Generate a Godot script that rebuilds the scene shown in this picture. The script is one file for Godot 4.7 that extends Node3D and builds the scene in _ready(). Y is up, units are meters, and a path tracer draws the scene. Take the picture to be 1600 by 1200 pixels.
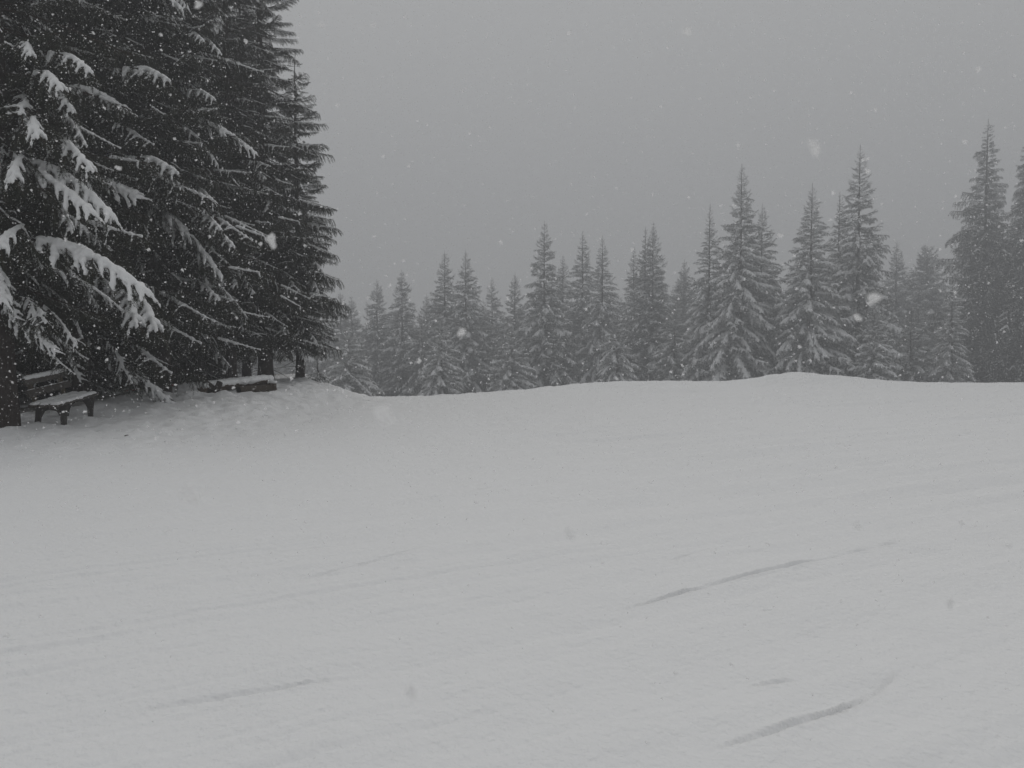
extends Node3D

const EYE := 1.6
const FOCAL := 1258.0          # of the photograph, in its own pixels
const SKY_LOW := 0.79           # the overcast sky at the horizon and overhead
const SKY_TOP := 1.12
const PITCH := 0.0477          # the lens looks down by this slope

var rough := FastNoiseLite.new()
var lumps := FastNoiseLite.new()
var tracks := FastNoiseLite.new()
var patches := FastNoiseLite.new()
var wobble := FastNoiseLite.new()
var used := {}
var M := {}
var trunk_spots: Array[Vector3] = []
var grooves: Array = []
var mounds: Array = []


class Acc:
	var v := PackedVector3Array()
	var n := PackedVector3Array()
	var c := PackedColorArray()
	var i := PackedInt32Array()

	func tri(a: Vector3, b: Vector3, d: Vector3, col: Color) -> void:
		v.append(a); v.append(b); v.append(d)
		c.append(col); c.append(col); c.append(col)

	func quad(a: Vector3, b: Vector3, d: Vector3, e: Vector3, col := Color.WHITE) -> void:
		tri(a, b, d, col); tri(a, d, e, col)

	# a tapered tube through points, smooth, indexed
	func tube(pts: PackedVector3Array, rad: PackedFloat32Array, sides: int, col := Color.WHITE, cap := true, bumpy := 0.0) -> void:
		var first := v.size()
		var last := pts.size() - 1
		for k in pts.size():
			var t := (pts[mini(k + 1, last)] - pts[maxi(k - 1, 0)]).normalized()
			var up := Vector3.UP if absf(t.y) < 0.9 else Vector3.RIGHT
			var s := t.cross(up).normalized()
			var u := s.cross(t)
			for j in sides:
				var a := TAU * j / sides
				var r := rad[k] * (1.0 + bumpy * sin(a * 3.0 + k * 1.7) * sin(k * 2.3 + a * 5.0))
				var d := s * cos(a) + u * sin(a)
				v.append(pts[k] + d * r); n.append(d); c.append(col)
		for k in last:
			for j in sides:
				var a := first + k * sides + j
				var b := first + k * sides + (j + 1) % sides
				i.append_array([a, b, a + sides, b, b + sides, a + sides])
		if cap:
			for e in [0, last]:
				var t := (pts[e] - pts[last - 1 if e else 1]).normalized()
				var mid := v.size()
				v.append(pts[e] + t * rad[e] * 0.15); n.append(t); c.append(col)
				for j in sides:
					v.append(v[first + e * sides + j]); n.append(t); c.append(col)
				for j in sides:
					i.append_array([mid, mid + 1 + j, mid + 1 + (j + 1) % sides])

	func add_to(m: ArrayMesh, mat: Material) -> void:
		if v.is_empty():
			return
		var a := []
		a.resize(Mesh.ARRAY_MAX)
		a[Mesh.ARRAY_VERTEX] = v
		if n.size() == v.size():
			a[Mesh.ARRAY_NORMAL] = n
		if c.size() == v.size():
			a[Mesh.ARRAY_COLOR] = c
		if not i.is_empty():
			a[Mesh.ARRAY_INDEX] = i
		m.add_surface_from_arrays(Mesh.PRIMITIVE_TRIANGLES, a)
		m.surface_set_material(m.get_surface_count() - 1, mat)

	func mesh(mat: Material) -> ArrayMesh:
		var m := ArrayMesh.new()
		add_to(m, mat)
		return m


# ---------------------------------------------------------------- naming
func numbered(called: String) -> String:
	var k: int = used.get(called, 0)
	used[called] = k + 1
	return called if k == 0 else "%s_%03d" % [called, k]


func tag(o: Node, label := "", category := "", group := "", kind := "") -> Node:
	for p in [["label", label], ["category", category], ["group", group], ["kind", kind]]:
		if p[1] != "":
			o.set_meta(p[0], p[1])
	return o


func thing(called: String, label: String, category: String, at := Vector3.ZERO, group := "") -> Node3D:
	var o := Node3D.new()
	o.name = numbered(called)
	add_child(o)
	o.position = at
	tag(o, label, category, group)
	return o


func part(called: String, m: Mesh, parent: Node, kind := "") -> MeshInstance3D:
	var o := MeshInstance3D.new()
	o.name = called if parent != self else numbered(called)
	o.mesh = m
	parent.add_child(o, true)
	if kind != "":
		o.set_meta("kind", kind)
	return o


func many(called: String, m: Mesh, where: Array, parent: Node) -> void:
	if where.is_empty() or m == null:
		return
	var mm := MultiMesh.new()
	mm.transform_format = MultiMesh.TRANSFORM_3D
	mm.mesh = m
	mm.instance_count = where.size()
	for k in where.size():
		mm.set_instance_transform(k, where[k])
	var o := MultiMeshInstance3D.new()
	o.name = called if parent != self else numbered(called)
	o.multimesh = mm
	parent.add_child(o, true)
	o.set_meta("kind", "stuff")


# ---------------------------------------------------------------- places
func spot(px: float, py: float, depth: float) -> Vector3:
	# a point so far ahead that is seen in the given direction
	var d := Vector3((px - 800.0) / FOCAL, (600.0 - py) / FOCAL, -1.0)
	d = d.rotated(Vector3.RIGHT, -atan(PITCH))
	return Vector3(0, EYE, 0) + d * (depth / -d.z)


func sm(a: float, b: float, x: float) -> float:
	var t := clampf((x - a) / (b - a), 0.0, 1.0)
	return t * t * (3.0 - 2.0 * t)


func broad(x: float, z: float) -> float:
	var f := -z
	var left := sm(-4.2, -6.6, x + 0.28 * maxf(0.0, f - 26.0))
	var h := 0.4 * sm(10.0, 24.0, f) * left
	var crest := lerpf(26.0, 36.0, sm(-5.0, 7.0, x))
	var over := maxf(0.0, f - crest + 2.0)
	var fall := over * over / (over + 6.0) * 0.24
	fall = minf(fall, 9.0)
	h -= fall * (1.0 - left)
	h -= 0.05 * maxf(0.0, f - 34.0) * left
	h += 0.14 * exp(-pow((x - 4.6) / 4.0, 2.0) - pow((f - 33.0) / 5.0, 2.0))
	h += (0.46 + 0.07 * lumps.get_noise_2d(x * 60.0, z * 60.0)) * exp(-pow((x - 12.1) / (2.0 if x < 12.1 else 3.4), 2.0) - pow((f - 34.0) / 2.2, 2.0))
	h += 0.10 * exp(-pow((x + 9.35) / 0.6, 2.0)) * sm(16.2, 18.0, f) * sm(27.0, 24.0, f)
	h -= 0.12 * sm(-9.8, -10.6, x) * sm(16.0, 18.5, f)
	h += 0.05 * lumps.get_noise_2d(x * 110.0, z * 110.0) * exp(-pow((f - crest) / 3.5, 2.0))
	h += 0.06 * rough.get_noise_2d(x * 6.0, z * 6.0) * sm(2.0, 10.0, f)
	h += rough.get_noise_2d(x * 2.0 + 50.0, z * 2.0) * 1.2 * sm(40.0, 80.0, f)
	return h


func ground(x: float, z: float) -> float:
	var f := -z
	var h := broad(x, z)
	var near := sm(60.0, 42.0, f) * sm(-12.0, -4.0, f)
	if near > 0.0 and absf(x) < 45.0:
		var u := x * 0.87 + f * 0.49
		var v := -x * 0.49 + f * 0.87
		var piste := sm(-10.5, -8.0, x + 0.2 * (f - 13.5) * sm(13.0, 16.0, f)) * sm(14.5, 12.6, f + 0.9 * clampf(-4.0 - x, 0.0, 5.0) - 3.6) if x < -4.0 else 1.0
		var m := 0.35 + 0.65 * sm(-0.2, 0.35, tracks.get_noise_2d(x * 5.0 + 300.0, z * 5.0))
		var leftness := sm(3.0, -4.0, x)
		h += near * piste * m * (0.07 * tracks.get_noise_2d(u * 5.0, v * 150.0) + (0.007 + 0.012 * leftness) * tracks.get_noise_2d(u * 16.0 + 40.0, v * 640.0))
		var bank := sm(10.5, 12.5, f) * sm(-3.5, -6.0, x) * sm(32.0, 26.0, f)
		h += bank * (0.07 * lumps.get_noise_2d(x * 150.0, z * 150.0 + 60.0) + 0.03 * lumps.get_noise_2d(x * 420.0, z * 420.0))
		var line := tracks.get_noise_2d(u * 3.5 + 70.0, v * 200.0) / 0.11
		h -= near * piste * (0.25 + 0.75 * m) * (0.007 + 0.014 * leftness) * exp(-line * line)
		var u2 := x * 0.95 + f * 0.31
		var v2 := -x * 0.31 + f * 0.95
		var across := tracks.get_noise_2d(u2 * 3.0 + 700.0, v2 * 130.0) / 0.05
		h -= near * piste * 0.010 * sm(-0.1, 0.3, patches.get_noise_2d(x * 8.0, z * 8.0)) * exp(-across * across)
		h += near * 0.022 * lumps.get_noise_2d(x * 90.0, z * 90.0)
		h += near * (1.0 - piste) * 0.05 * lumps.get_noise_2d(x * 120.0 + 9.0, z * 120.0)
		if f < 12.0 and absf(x) < 9.0:
			h += near * 0.004 * lumps.get_noise_2d(x * 900.0, z * 900.0)
			var p := Vector2(x, f)
			for g in grooves:
				if g.box.has_point(p):
					h -= groove_depth(g, p)
	for q in mounds:
		var dx: float = (x - q[0]) / q[2]
		var dz: float = (f - q[1]) / q[2]
		var r2 := dx * dx + dz * dz
		if r2 < 6.0:
			h += q[3] * exp(-r2)
	return h


func groove_depth(g: Dictionary, p: Vector2) -> float:
	var best := 9.0
	var along := 0.0
	var pts: PackedVector2Array = g.pts
	var run := 0.0
	for k in pts.size() - 1:
		var a := pts[k]
		var ab := pts[k + 1] - a
		var t := clampf((p - a).dot(ab) / ab.length_squared(), 0.0, 1.0)
		var d := p.distance_to(a + ab * t)
		if d < best:
			best = d
			along = (run + t * ab.length()) / g.length
		run += ab.length()
	var wide: float = g.wide * (0.85 + 0.35 * wobble.get_noise_2d(along * g.length * 150.0 + g.seed, 0.0)) * (0.12 + 0.88 * sin(PI * clampf(along * 0.96 + 0.02, 0.0, 1.0)))
	wide = maxf(wide, 0.006)
	var deep: float = g.deep * sm(0.0, 0.2, along) * sm(1.0, 0.6, along) * (0.8 + 1.0 * wobble.get_noise_2d(along * g.length * 140.0, 30.0 + g.seed))
	deep *= 0.6 + 0.4 * sm(-0.25, 0.1, wobble.get_noise_2d(along * g.length * 260.0, 77.0 + g.seed))
	var x := best / wide
	return deep * (exp(-1.3 * x * x) - 0.25 * exp(-pow((x - 2.0) / 0.7, 2.0)))


func groove(list: Array, wide: float, deep: float) -> void:
	var pts := PackedVector2Array()
	for q in list:
		var d: Vector3 = spot(q[0], q[1], 1.0) - Vector3(0, EYE, 0)
		var t := EYE / -d.y
		pts.append(Vector2(d.x * t, t))
	var box := Rect2(pts[0], Vector2.ZERO)
	var run := 0.0
	for k in pts.size():
		box = box.expand(pts[k])
		if k:
			run += pts[k].distance_to(pts[k - 1])
	grooves.append({"pts": pts, "box": box.grow(wide * 3.5), "length": run, "wide": wide * 0.68, "deep": deep * 0.75, "seed": grooves.size() * 17.0})


func axis_list(fine: float, grow: float, most: float, from: float, until: float) -> PackedFloat32Array:
	var out := PackedFloat32Array()
	var x := from
	var s := fine
	while x < until:
		out.append(x)
		x += s
		s = minf(s * grow, most)
	out.append(until)
	return out


func build_ground() -> void:
	var xs := PackedFloat32Array()
	var half := PackedFloat32Array()
	var x := 0.0
	while x < 110.0:
		half.append(x)
		x += 0.018 if x < 2.9 else 0.034 if x < 3.8 else 0.06 if x < 7.0 else 0.09 if x < 12.0 else 0.2 if x < 20.0 else 0.5 if x < 40.0 else x * 0.08
	half.append(110.0)
	for k in range(half.size() - 1, 0, -1):
		xs.append(-half[k])
	xs.append_array(half)
	var fs := PackedFloat32Array()
	for b in [-60.0, -45.0, -30.0, -18.0, -10.0, -6.0, -4.0, -3.0, -2.0, -1.2, -0.6, -0.1, 0.3, 0.6, 0.9, 1.2, 1.45, 1.65]:
		fs.append(b)
	var f := 1.8
	while f < 142.0:
		fs.append(f)
		f += 0.03 if f < 2.6 else 0.018 if f < 6.4 else 0.05 if f < 9.0 else 0.08 if f < 16.0 else 0.13 if f < 38.0 else 0.6 if f < 60.0 else f * 0.06
	fs.append(142.0)
	var w := xs.size()
	var d := fs.size()
	var a := Acc.new()
	a.v.resize(w * d); a.n.resize(w * d); a.c.resize(w * d)
	var hs := PackedFloat32Array()
	hs.resize(w * d)
	for r in d:
		for k in w:
			hs[r * w + k] = ground(xs[k], -fs[r])
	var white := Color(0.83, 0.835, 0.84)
	var litter_and_shade := Color(0.075, 0.06, 0.047)  # brown of needle litter, with the shade under the spruces painted in
	for r in d:
		for k in w:
			var at := r * w + k
			a.v[at] = Vector3(xs[k], hs[at], -fs[r])
			var k0 := maxi(k - 1, 0)
			var k1 := mini(k + 1, w - 1)
			var r0 := maxi(r - 1, 0)
			var r1 := mini(r + 1, d - 1)
			var gx := (hs[r * w + k1] - hs[r * w + k0]) / (xs[k1] - xs[k0])
			var gz := (hs[r1 * w + k] - hs[r0 * w + k]) / (fs[r0] - fs[r1])
			a.n[at] = Vector3(-gx, 1.0, -gz).normalized()
			var bare := 0.0  # how far the snow is darkened here, for litter and tree shade alike
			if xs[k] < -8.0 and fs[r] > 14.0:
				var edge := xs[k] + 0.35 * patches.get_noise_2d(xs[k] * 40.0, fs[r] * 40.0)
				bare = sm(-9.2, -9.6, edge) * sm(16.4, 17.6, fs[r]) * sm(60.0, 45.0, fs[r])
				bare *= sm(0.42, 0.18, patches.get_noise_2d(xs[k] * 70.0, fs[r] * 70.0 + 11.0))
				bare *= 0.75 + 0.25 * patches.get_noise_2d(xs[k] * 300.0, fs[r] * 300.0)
			a.c[at] = white.lerp(litter_and_shade, clampf(bare, 0.0, 1.0))
	for r in d - 1:
		for k in w - 1:
			var p := r * w + k
			a.i.append_array([p, p + w, p + 1, p + 1, p + w, p + w + 1])
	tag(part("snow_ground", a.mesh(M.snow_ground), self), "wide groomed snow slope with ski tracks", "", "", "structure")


# ---------------------------------------------------------------- snow as one smooth body
func snow_body(bones: Array, cell: float, blend: float, lump: float, seed: float) -> ArrayMesh:
	if bones.is_empty():
		return null
	var lo := Vector3.INF
	var hi := -Vector3.INF
	for b in bones:
		var r: float = maxf(b[2], b[3]) + blend + cell * 2.0
		lo = lo.min((b[0] as Vector3).min(b[1]) - Vector3.ONE * r)
		hi = hi.max((b[0] as Vector3).max(b[1]) + Vector3.ONE * r)
	var nx := int((hi.x - lo.x) / cell) + 2
	var ny := int((hi.y - lo.y) / cell) + 2
	var nz := int((hi.z - lo.z) / cell) + 2
	var field := PackedFloat32Array()
	field.resize(nx * ny * nz)
	field.fill(1.0)
	for b in bones:
		var p: Vector3 = b[0]
		var q: Vector3 = b[1]
		var ra: float = b[2]
		var rb: float = b[3]
		var r := maxf(ra, rb) + blend + cell
		var i0 := maxi(0, int((minf(p.x, q.x) - r - lo.x) / cell))
		var i1 := mini(nx - 1, int((maxf(p.x, q.x) + r - lo.x) / cell) + 1)
		var j0 := maxi(0, int((minf(p.y, q.y) - r - lo.y) / cell))
		var j1 := mini(ny - 1, int((maxf(p.y, q.y) + r - lo.y) / cell) + 1)
		var k0 := maxi(0, int((minf(p.z, q.z) - r - lo.z) / cell))
		var k1 := mini(nz - 1, int((maxf(p.z, q.z) + r - lo.z) / cell) + 1)
		var ab := q - p
		var inv := 1.0 / maxf(ab.length_squared(), 1e-9)
		for k in range(k0, k1 + 1):
			for j in range(j0, j1 + 1):
				var row := (k * ny + j) * nx
				for i in range(i0, i1 + 1):
					var o := lo + Vector3(i, j, k) * cell - p
					var t := clampf(o.dot(ab) * inv, 0.0, 1.0)
					var dist := (o - ab * t).length() - (ra + (rb - ra) * t)
					var old := field[row + i]
					var h := clampf(0.5 + 0.5 * (old - dist) / blend, 0.0, 1.0)
					field[row + i] = old + (dist - old) * h - blend * h * (1.0 - h)
	var index := PackedInt32Array()
	index.resize(nx * ny * nz)
	index.fill(-1)
	var a := Acc.new()
	var corner := PackedInt32Array([0, 1, nx, nx + 1, nx * ny, nx * ny + 1, nx * ny + nx, nx * ny + nx + 1])
	var place := [Vector3(0, 0, 0), Vector3(1, 0, 0), Vector3(0, 1, 0), Vector3(1, 1, 0), Vector3(0, 0, 1), Vector3(1, 0, 1), Vector3(0, 1, 1), Vector3(1, 1, 1)]
	var edges := [[0, 1], [2, 3], [4, 5], [6, 7], [0, 2], [1, 3], [4, 6], [5, 7], [0, 4], [1, 5], [2, 6], [3, 7]]
	for k in nz - 1:
		for j in ny - 1:
			for i in nx - 1:
				var at := (k * ny + j) * nx + i
				var f0 := field[at]
				if f0 > cell * 2.0 or f0 < -cell * 2.0:
					continue
				var mask := 0
				for e in 8:
					if field[at + corner[e]] < 0.0:
						mask |= 1 << e
				if mask == 0 or mask == 255:
					continue
				var sum := Vector3.ZERO
				var cnt := 0
				for e in edges:
					var m0: int = (mask >> int(e[0])) & 1
					var m1: int = (mask >> int(e[1])) & 1
					if m0 != m1:
						var va := field[at + corner[e[0]]]
						var vb := field[at + corner[e[1]]]
						sum += (place[e[0]] as Vector3).lerp(place[e[1]], va / (va - vb))
						cnt += 1
				var pos := lo + (Vector3(i, j, k) + sum / cnt) * cell
				var g := Vector3(field[at + 1] - f0, field[at + nx] - f0, field[at + nx * ny] - f0).normalized()
				pos += g * lump * wobble.get_noise_3d(pos.x * 900.0 + seed * 100.0, pos.y * 900.0, pos.z * 900.0)
				index[at] = a.v.size()
				a.v.append(pos)
	var sy := nx
	var sz := nx * ny
	for k in range(1, nz - 1):
		for j in range(1, ny - 1):
			for i in range(1, nx - 1):
				var at := k * sz + j * sy + i
				var f0 := field[at]
				if f0 > cell * 2.0 or f0 < -cell * 2.0:
					continue
				var inside := f0 < 0.0
				for ax in 3:
					var st: int = [1, sy, sz][ax]
					if (field[at + st] < 0.0) == inside:
						continue
					var u: int = [sy, sz, 1][ax]
					var w: int = [sz, 1, sy][ax]
					var q0 := index[at - u - w]
					var q1 := index[at - w]
					var q2 := index[at]
					var q3 := index[at - u]
					if q0 < 0 or q1 < 0 or q2 < 0 or q3 < 0:
						continue
					if inside:
						a.i.append_array([q0, q2, q1, q0, q3, q2])
					else:
						a.i.append_array([q0, q1, q2, q0, q2, q3])
	a.n.resize(a.v.size())
	a.n.fill(Vector3.ZERO)
	for t in range(0, a.i.size(), 3):
		var p0 := a.v[a.i[t]]
		var fn := (a.v[a.i[t + 2]] - p0).cross(a.v[a.i[t + 1]] - p0)
		for e in 3:
			a.n[a.i[t + e]] += fn
	for t in a.n.size():
		a.n[t] = a.n[t].normalized()
	return a.mesh(M.snow)


# ---------------------------------------------------------------- spruce boughs
func needles(a: Acc, pts: PackedVector3Array, step: float, long: float, wide: float, per: int, col: Color, rng: RandomNumberGenerator, dust: Acc = null, share := 0.0) -> void:
	var carry := rng.randf() * step
	var last := pts.size() - 2
	for k in pts.size() - 1:
		var ab := pts[k + 1] - pts[k]
		var span := ab.length()
		if span < 1e-4:
			continue
		var t := ab / span
		var s := t.cross(Vector3(0.31, 0.9, 0.27)).normalized()
		var u := s.cross(t)
		while carry < span:
			var at := pts[k] + t * carry
			var turn := rng.randf() * TAU
			for j in per:
				var ang := turn + TAU * j / per
				var out := s * cos(ang) + u * sin(ang)
				var dir := (t * 0.75 + out * 0.8).normalized()
				var w := dir.cross(out.rotated(t, 1.2)).normalized() * wide * 0.5
				var tip := at + dir * long * rng.randf_range(0.7, 1.2)
				if share > 0.0 and out.y > -0.2 and rng.randf() < share:
					var lift := Vector3.UP * wide * 0.5
					dust.tri(at - w * 2.0 + lift, at + dir * long * 0.9 + lift, at + w * 2.0 + lift, Color.WHITE)
				a.tri(at - w, tip, at + w, col)
			carry += step
		carry -= span
		if k == last:
			for j in 2:
				var dir := (t + s * rng.randf_range(-0.3, 0.3) + u * rng.randf_range(-0.3, 0.3)).normalized()
				a.tri(pts[k + 1] - s * wide * 0.5, pts[k + 1] + dir * long, pts[k + 1] + s * wide * 0.5, col)


func bent(from: Vector3, dir: Vector3, long: float, hang: float, n: int, rng: RandomNumberGenerator) -> PackedVector3Array:
	var out := PackedVector3Array([from])
	var p := from
	var d := dir
	for k in n:
		d = (d + Vector3(rng.randf_range(-0.1, 0.1), -hang / n + rng.randf_range(-0.06, 0.06), rng.randf_range(-0.1, 0.1))).normalized()
		p += d * long / n
		out.append(p)
	return out


# o: long, lift, droop, tip_up, hang, pairs, side, step, needle, wide, per, twigs, snow (0..1), thick, cell
func make_bough(seed: int, o: Dictionary) -> Dictionary:
	var rng := RandomNumberGenerator.new()
	rng.seed = seed
	var wood := Acc.new()
	var leaf := Acc.new()
	var dust := Acc.new()
	var share: float = o.get("dust", 0.0)
	var bones := []
	var L: float = o.long
	var axis := PackedVector3Array()
	var rad := PackedFloat32Array()
	var sway := rng.randf_range(-0.08, 0.08)
	var n := 14
	for k in n + 1:
		var t := float(k) / n
		axis.append(Vector3(L * t, L * (o.lift * t - o.droop * t * t + o.tip_up * pow(t, 4.0)), L * (sway * sin(t * 4.0) + rng.randf_range(-0.006, 0.006))))
		rad.append(lerpf(0.016, 0.003, t) * L * 0.6)
	wood.tube(axis, rad, 5, Color(0.06, 0.047, 0.036), false)
	var tone := func(): return Color(0.027, 0.030, 0.020) * rng.randf_range(0.65, 1.35)
	var ends := axis.slice(n - 5)
	needles(leaf, ends, o.step, o.needle, o.wide, o.per, tone.call(), rng, dust, share)
	var thick: float = o.thick
	var pairs: int = o.pairs
	for k in pairs * 2:
		var t := lerpf(0.14, 0.99, (k + rng.randf_range(-0.4, 0.4)) / (pairs * 2.0 - 1.0))
		t = clampf(t, 0.1, 0.995)
		var fi := t * n
		var i0 := mini(int(fi), n - 1)
		var base := axis[i0].lerp(axis[i0 + 1], fi - i0)
		var along := (axis[i0 + 1] - axis[i0]).normalized()
		var side := 1.0 if k % 2 == 0 else -1.0
		var across := along.cross(Vector3.UP).normalized() * side
		var l: float = o.side * L * (0.22 + 0.78 * pow(sin(PI * clampf(0.10 + t * 0.78, 0.0, 1.0)), 0.9)) * rng.randf_range(0.65, 1.15)
		if t < 0.3:
			l *= 0.7
		var dir := (along * rng.randf_range(0.55, 0.9) + across * rng.randf_range(0.6, 0.95) + Vector3.UP * rng.randf_range(-0.35, 0.12)).normalized()
		var twig := bent(base, dir, l, o.hang * rng.randf_range(0.7, 1.3), 5, rng)
		var tr := PackedFloat32Array()
		for q in 6:
			tr.append(lerpf(0.0045, 0.0015, q / 5.0) * L * 0.6)
		wood.tube(twig, tr, 3, Color(0.055, 0.045, 0.033), false)
		var col: Color = tone.call()
		needles(leaf, twig, o.step, o.needle, o.wide, o.per, col, rng, dust, share)
		var laden: bool = rng.randf() < o.snow * (1.0 if t > 0.42 else 0.45)
		var m := int(l / o.twigs)
		for q in m:
			var ft := (q + 0.6) / m * 4.99
			var j0 := int(ft)
			var b2 := twig[j0].lerp(twig[j0 + 1], ft - j0)
			var al2 := (twig[j0 + 1] - twig[j0]).normalized()
			var ac2 := al2.cross(Vector3.UP)
			ac2 = ac2.normalized() * (1.0 if q % 2 == 0 else -1.0) if ac2.length() > 0.01 else across
			var d2 := (al2 * 0.7 + ac2 * rng.randf_range(0.4, 0.9) + Vector3.DOWN * rng.randf_range(0.1, 0.9)).normalized()
			var l2 := l * rng.randf_range(0.22, 0.42) * (1.15 - 0.6 * q / m)
			var tw2 := bent(b2, d2, l2, o.hang * 0.6, 3, rng)
			needles(leaf, tw2, o.step, o.needle, o.wide, o.per, col * rng.randf_range(0.8, 1.25), rng, dust, share)
			if laden and ft < 3.2 and rng.randf() < (o.snow - 0.3) and thick > 0.03:
				var up2 := Vector3.UP * thick * 0.25
				bones.append([tw2[0] + up2, tw2[1] + up2, thick * 0.42, thick * 0.4])
				bones.append([tw2[1] + up2, tw2[2] + up2, thick * 0.4, thick * 0.22])
		if laden:
			var r := thick * rng.randf_range(0.55, 0.95)
			var keep := rng.randi_range(3, 5)
			for q in keep:
				var r0 := r * (1.0 - 0.13 * q)
				var r1 := r * (1.0 - 0.13 * (q + 1)) * (0.75 if q == keep - 1 else 1.0)
				bones.append([twig[q] + Vector3.UP * r0 * 0.45, twig[q + 1] + Vector3.UP * r1 * 0.45, r0, r1])
	if o.snow > 0.0:
		for k in n:
			var t := (k + 0.5) / n
			if t < o.bare or (o.snow < 0.6 and rng.randf() > o.snow + 0.25):
				continue
			var r := thick * 1.15 * sm(o.bare - 0.1, o.bare + 0.3, t) * lerpf(1.0, 0.6, sm(0.7, 1.0, t)) * rng.randf_range(0.8, 1.15)
			bones.append([axis[k] + Vector3.UP * r * 0.45, axis[k + 1] + Vector3.UP * r * 0.45, r, r * 0.95])
	var green := ArrayMesh.new()
	wood.add_to(green, M.bark)
	leaf.add_to(green, M.needle)
	var white: ArrayMesh = snow_body(bones, o.cell, thick * 0.5, thick * 0.6, seed) if o.snow > 0.0 else null
	if not dust.v.is_empty():
		white = ArrayMesh.new() if white == null else white
		dust.c.clear()
		dust.add_to(white, M.frost)
	return {"green": green, "snow": white, "tip": axis[n]}


func aim(b: Dictionary, root: Vector3, tip: Vector3, roll := 0.0) -> Transform3D:
	var to := tip - root
	var own: Vector3 = b.tip
	var yaw := atan2(-to.z, to.x)
	var want := atan2(to.y, Vector2(to.x, to.z).length())
	var has := atan2(own.y, own.x)
	var s := to.length() / Vector2(own.x, own.y).length()
	var turn := Basis(Vector3.UP, yaw) * Basis(Vector3.BACK, want - has) * Basis(Vector3.RIGHT, roll)
	return Transform3D(turn.scaled_local(Vector3.ONE * s), root)


# ---------------------------------------------------------------- trees
func trunk_mesh(h: float, r: float, rng: RandomNumberGenerator, sides: int) -> ArrayMesh:
	var a := Acc.new()
	var pts := PackedVector3Array()
	var rad := PackedFloat32Array()
	var n := 22
	for k in n + 1:
		var t := pow(float(k) / n, 1.4)
		pts.append(Vector3(0.05 * sin(t * 5.0 + rng.randf()), h * t - 0.3 * (1.0 - t), 0.05 * sin(t * 4.0 + 1.0)))
		rad.append(r * (lerpf(1.0, 0.04, t) + 0.45 * exp(-t * h / 0.35)) * rng.randf_range(0.97, 1.03))
	a.tube(pts, rad, sides, Color(0.05, 0.043, 0.037), true, 0.05)
	return a.mesh(M.bark)


# a spruce some way off: trunk, crown of boughs, the snow that lies on them
func far_boughs(h: float, r: float, style: Dictionary, rng: RandomNumberGenerator, sets: Array) -> Array:
	# -> for each bough of the set, the places of its copies
	var out := []
	for s in sets:
		out.append([])
	var y: float = style.get("low", 0.35)
	var turn := rng.randf() * TAU
	while y < h - 0.5:
		var t := y / h
		var reach := r * pow(1.0 - t, style.get("taper", 0.85)) * (0.55 + 0.45 * sm(0.0, 0.14, t)) + 0.13
		var n := int(lerpf(9.0, 4.6, t))
		for k in n:
			turn += TAU / n + rng.randf_range(-0.3, 0.3)
			var l := reach * rng.randf_range(0.66, 1.2)
			if rng.randf() < style.get("gap", 0.08):
				continue
			if rng.randf() < style.get("limb", 0.0) and t > 0.3:
				l *= 1.7
			var pitch := lerpf(style.get("pitch_low", -0.35), style.get("pitch_top", 0.55), pow(t, 1.3)) + rng.randf_range(-0.14, 0.14)
			var pick := 0 if t + rng.randf_range(-0.22, 0.14) > style.get("young", 0.74) else 1 + rng.randi() % (sets.size() - 1)
			var s := l / 1.5
			var girth := s * lerpf(0.95, 1.3, t)
			var b := Basis(Vector3.UP, turn) * Basis(Vector3.BACK, pitch) * Basis(Vector3.RIGHT, rng.randf_range(-0.3, 0.3))
			out[pick].append(Transform3D(b.scaled_local(Vector3(s, girth, girth)), Vector3(0, y + rng.randf_range(-0.1, 0.1), 0)))
		y += lerpf(0.36, 0.27, t) * clampf(h / 14.0, 0.5, 1.12) * rng.randf_range(0.8, 1.2) * style.get("open", 1.0)
	# the leader
	var top := Transform3D(Basis(Vector3.BACK, PI / 2.0).scaled_local(Vector3(0.58, 0.12, 0.12)), Vector3(0, h - 0.8, 0))
	out[0].append(top)
	return out


func far_tree(label: String, px: float, top: float, depth: float, r: float, seed: int, style := {}) -> Node3D:
	var rng := RandomNumberGenerator.new()
	rng.seed = seed
	var tip := spot(px, top, depth)
	var at := Vector3(tip.x, ground(tip.x, tip.z), tip.z)
	var h := tip.y - at.y
	var o := thing("spruce_tree", label, "tree", at, style.get("group", "snowy spruces behind the crest of the slope"))
	part("trunk", trunk_mesh(h, 0.012 * h + 0.02, rng, 8), o)
	var sets: Array = M.far_light if style.get("snow", 1.0) < 0.5 else M.far_white if style.get("white", false) else M.far_boughs
	var places := far_boughs(h, r, style, rng, sets)
	for k in sets.size():
		many("crown", sets[k].green, places[k], o)
		many("snow", sets[k].snow, places[k], o)
	return o


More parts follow.
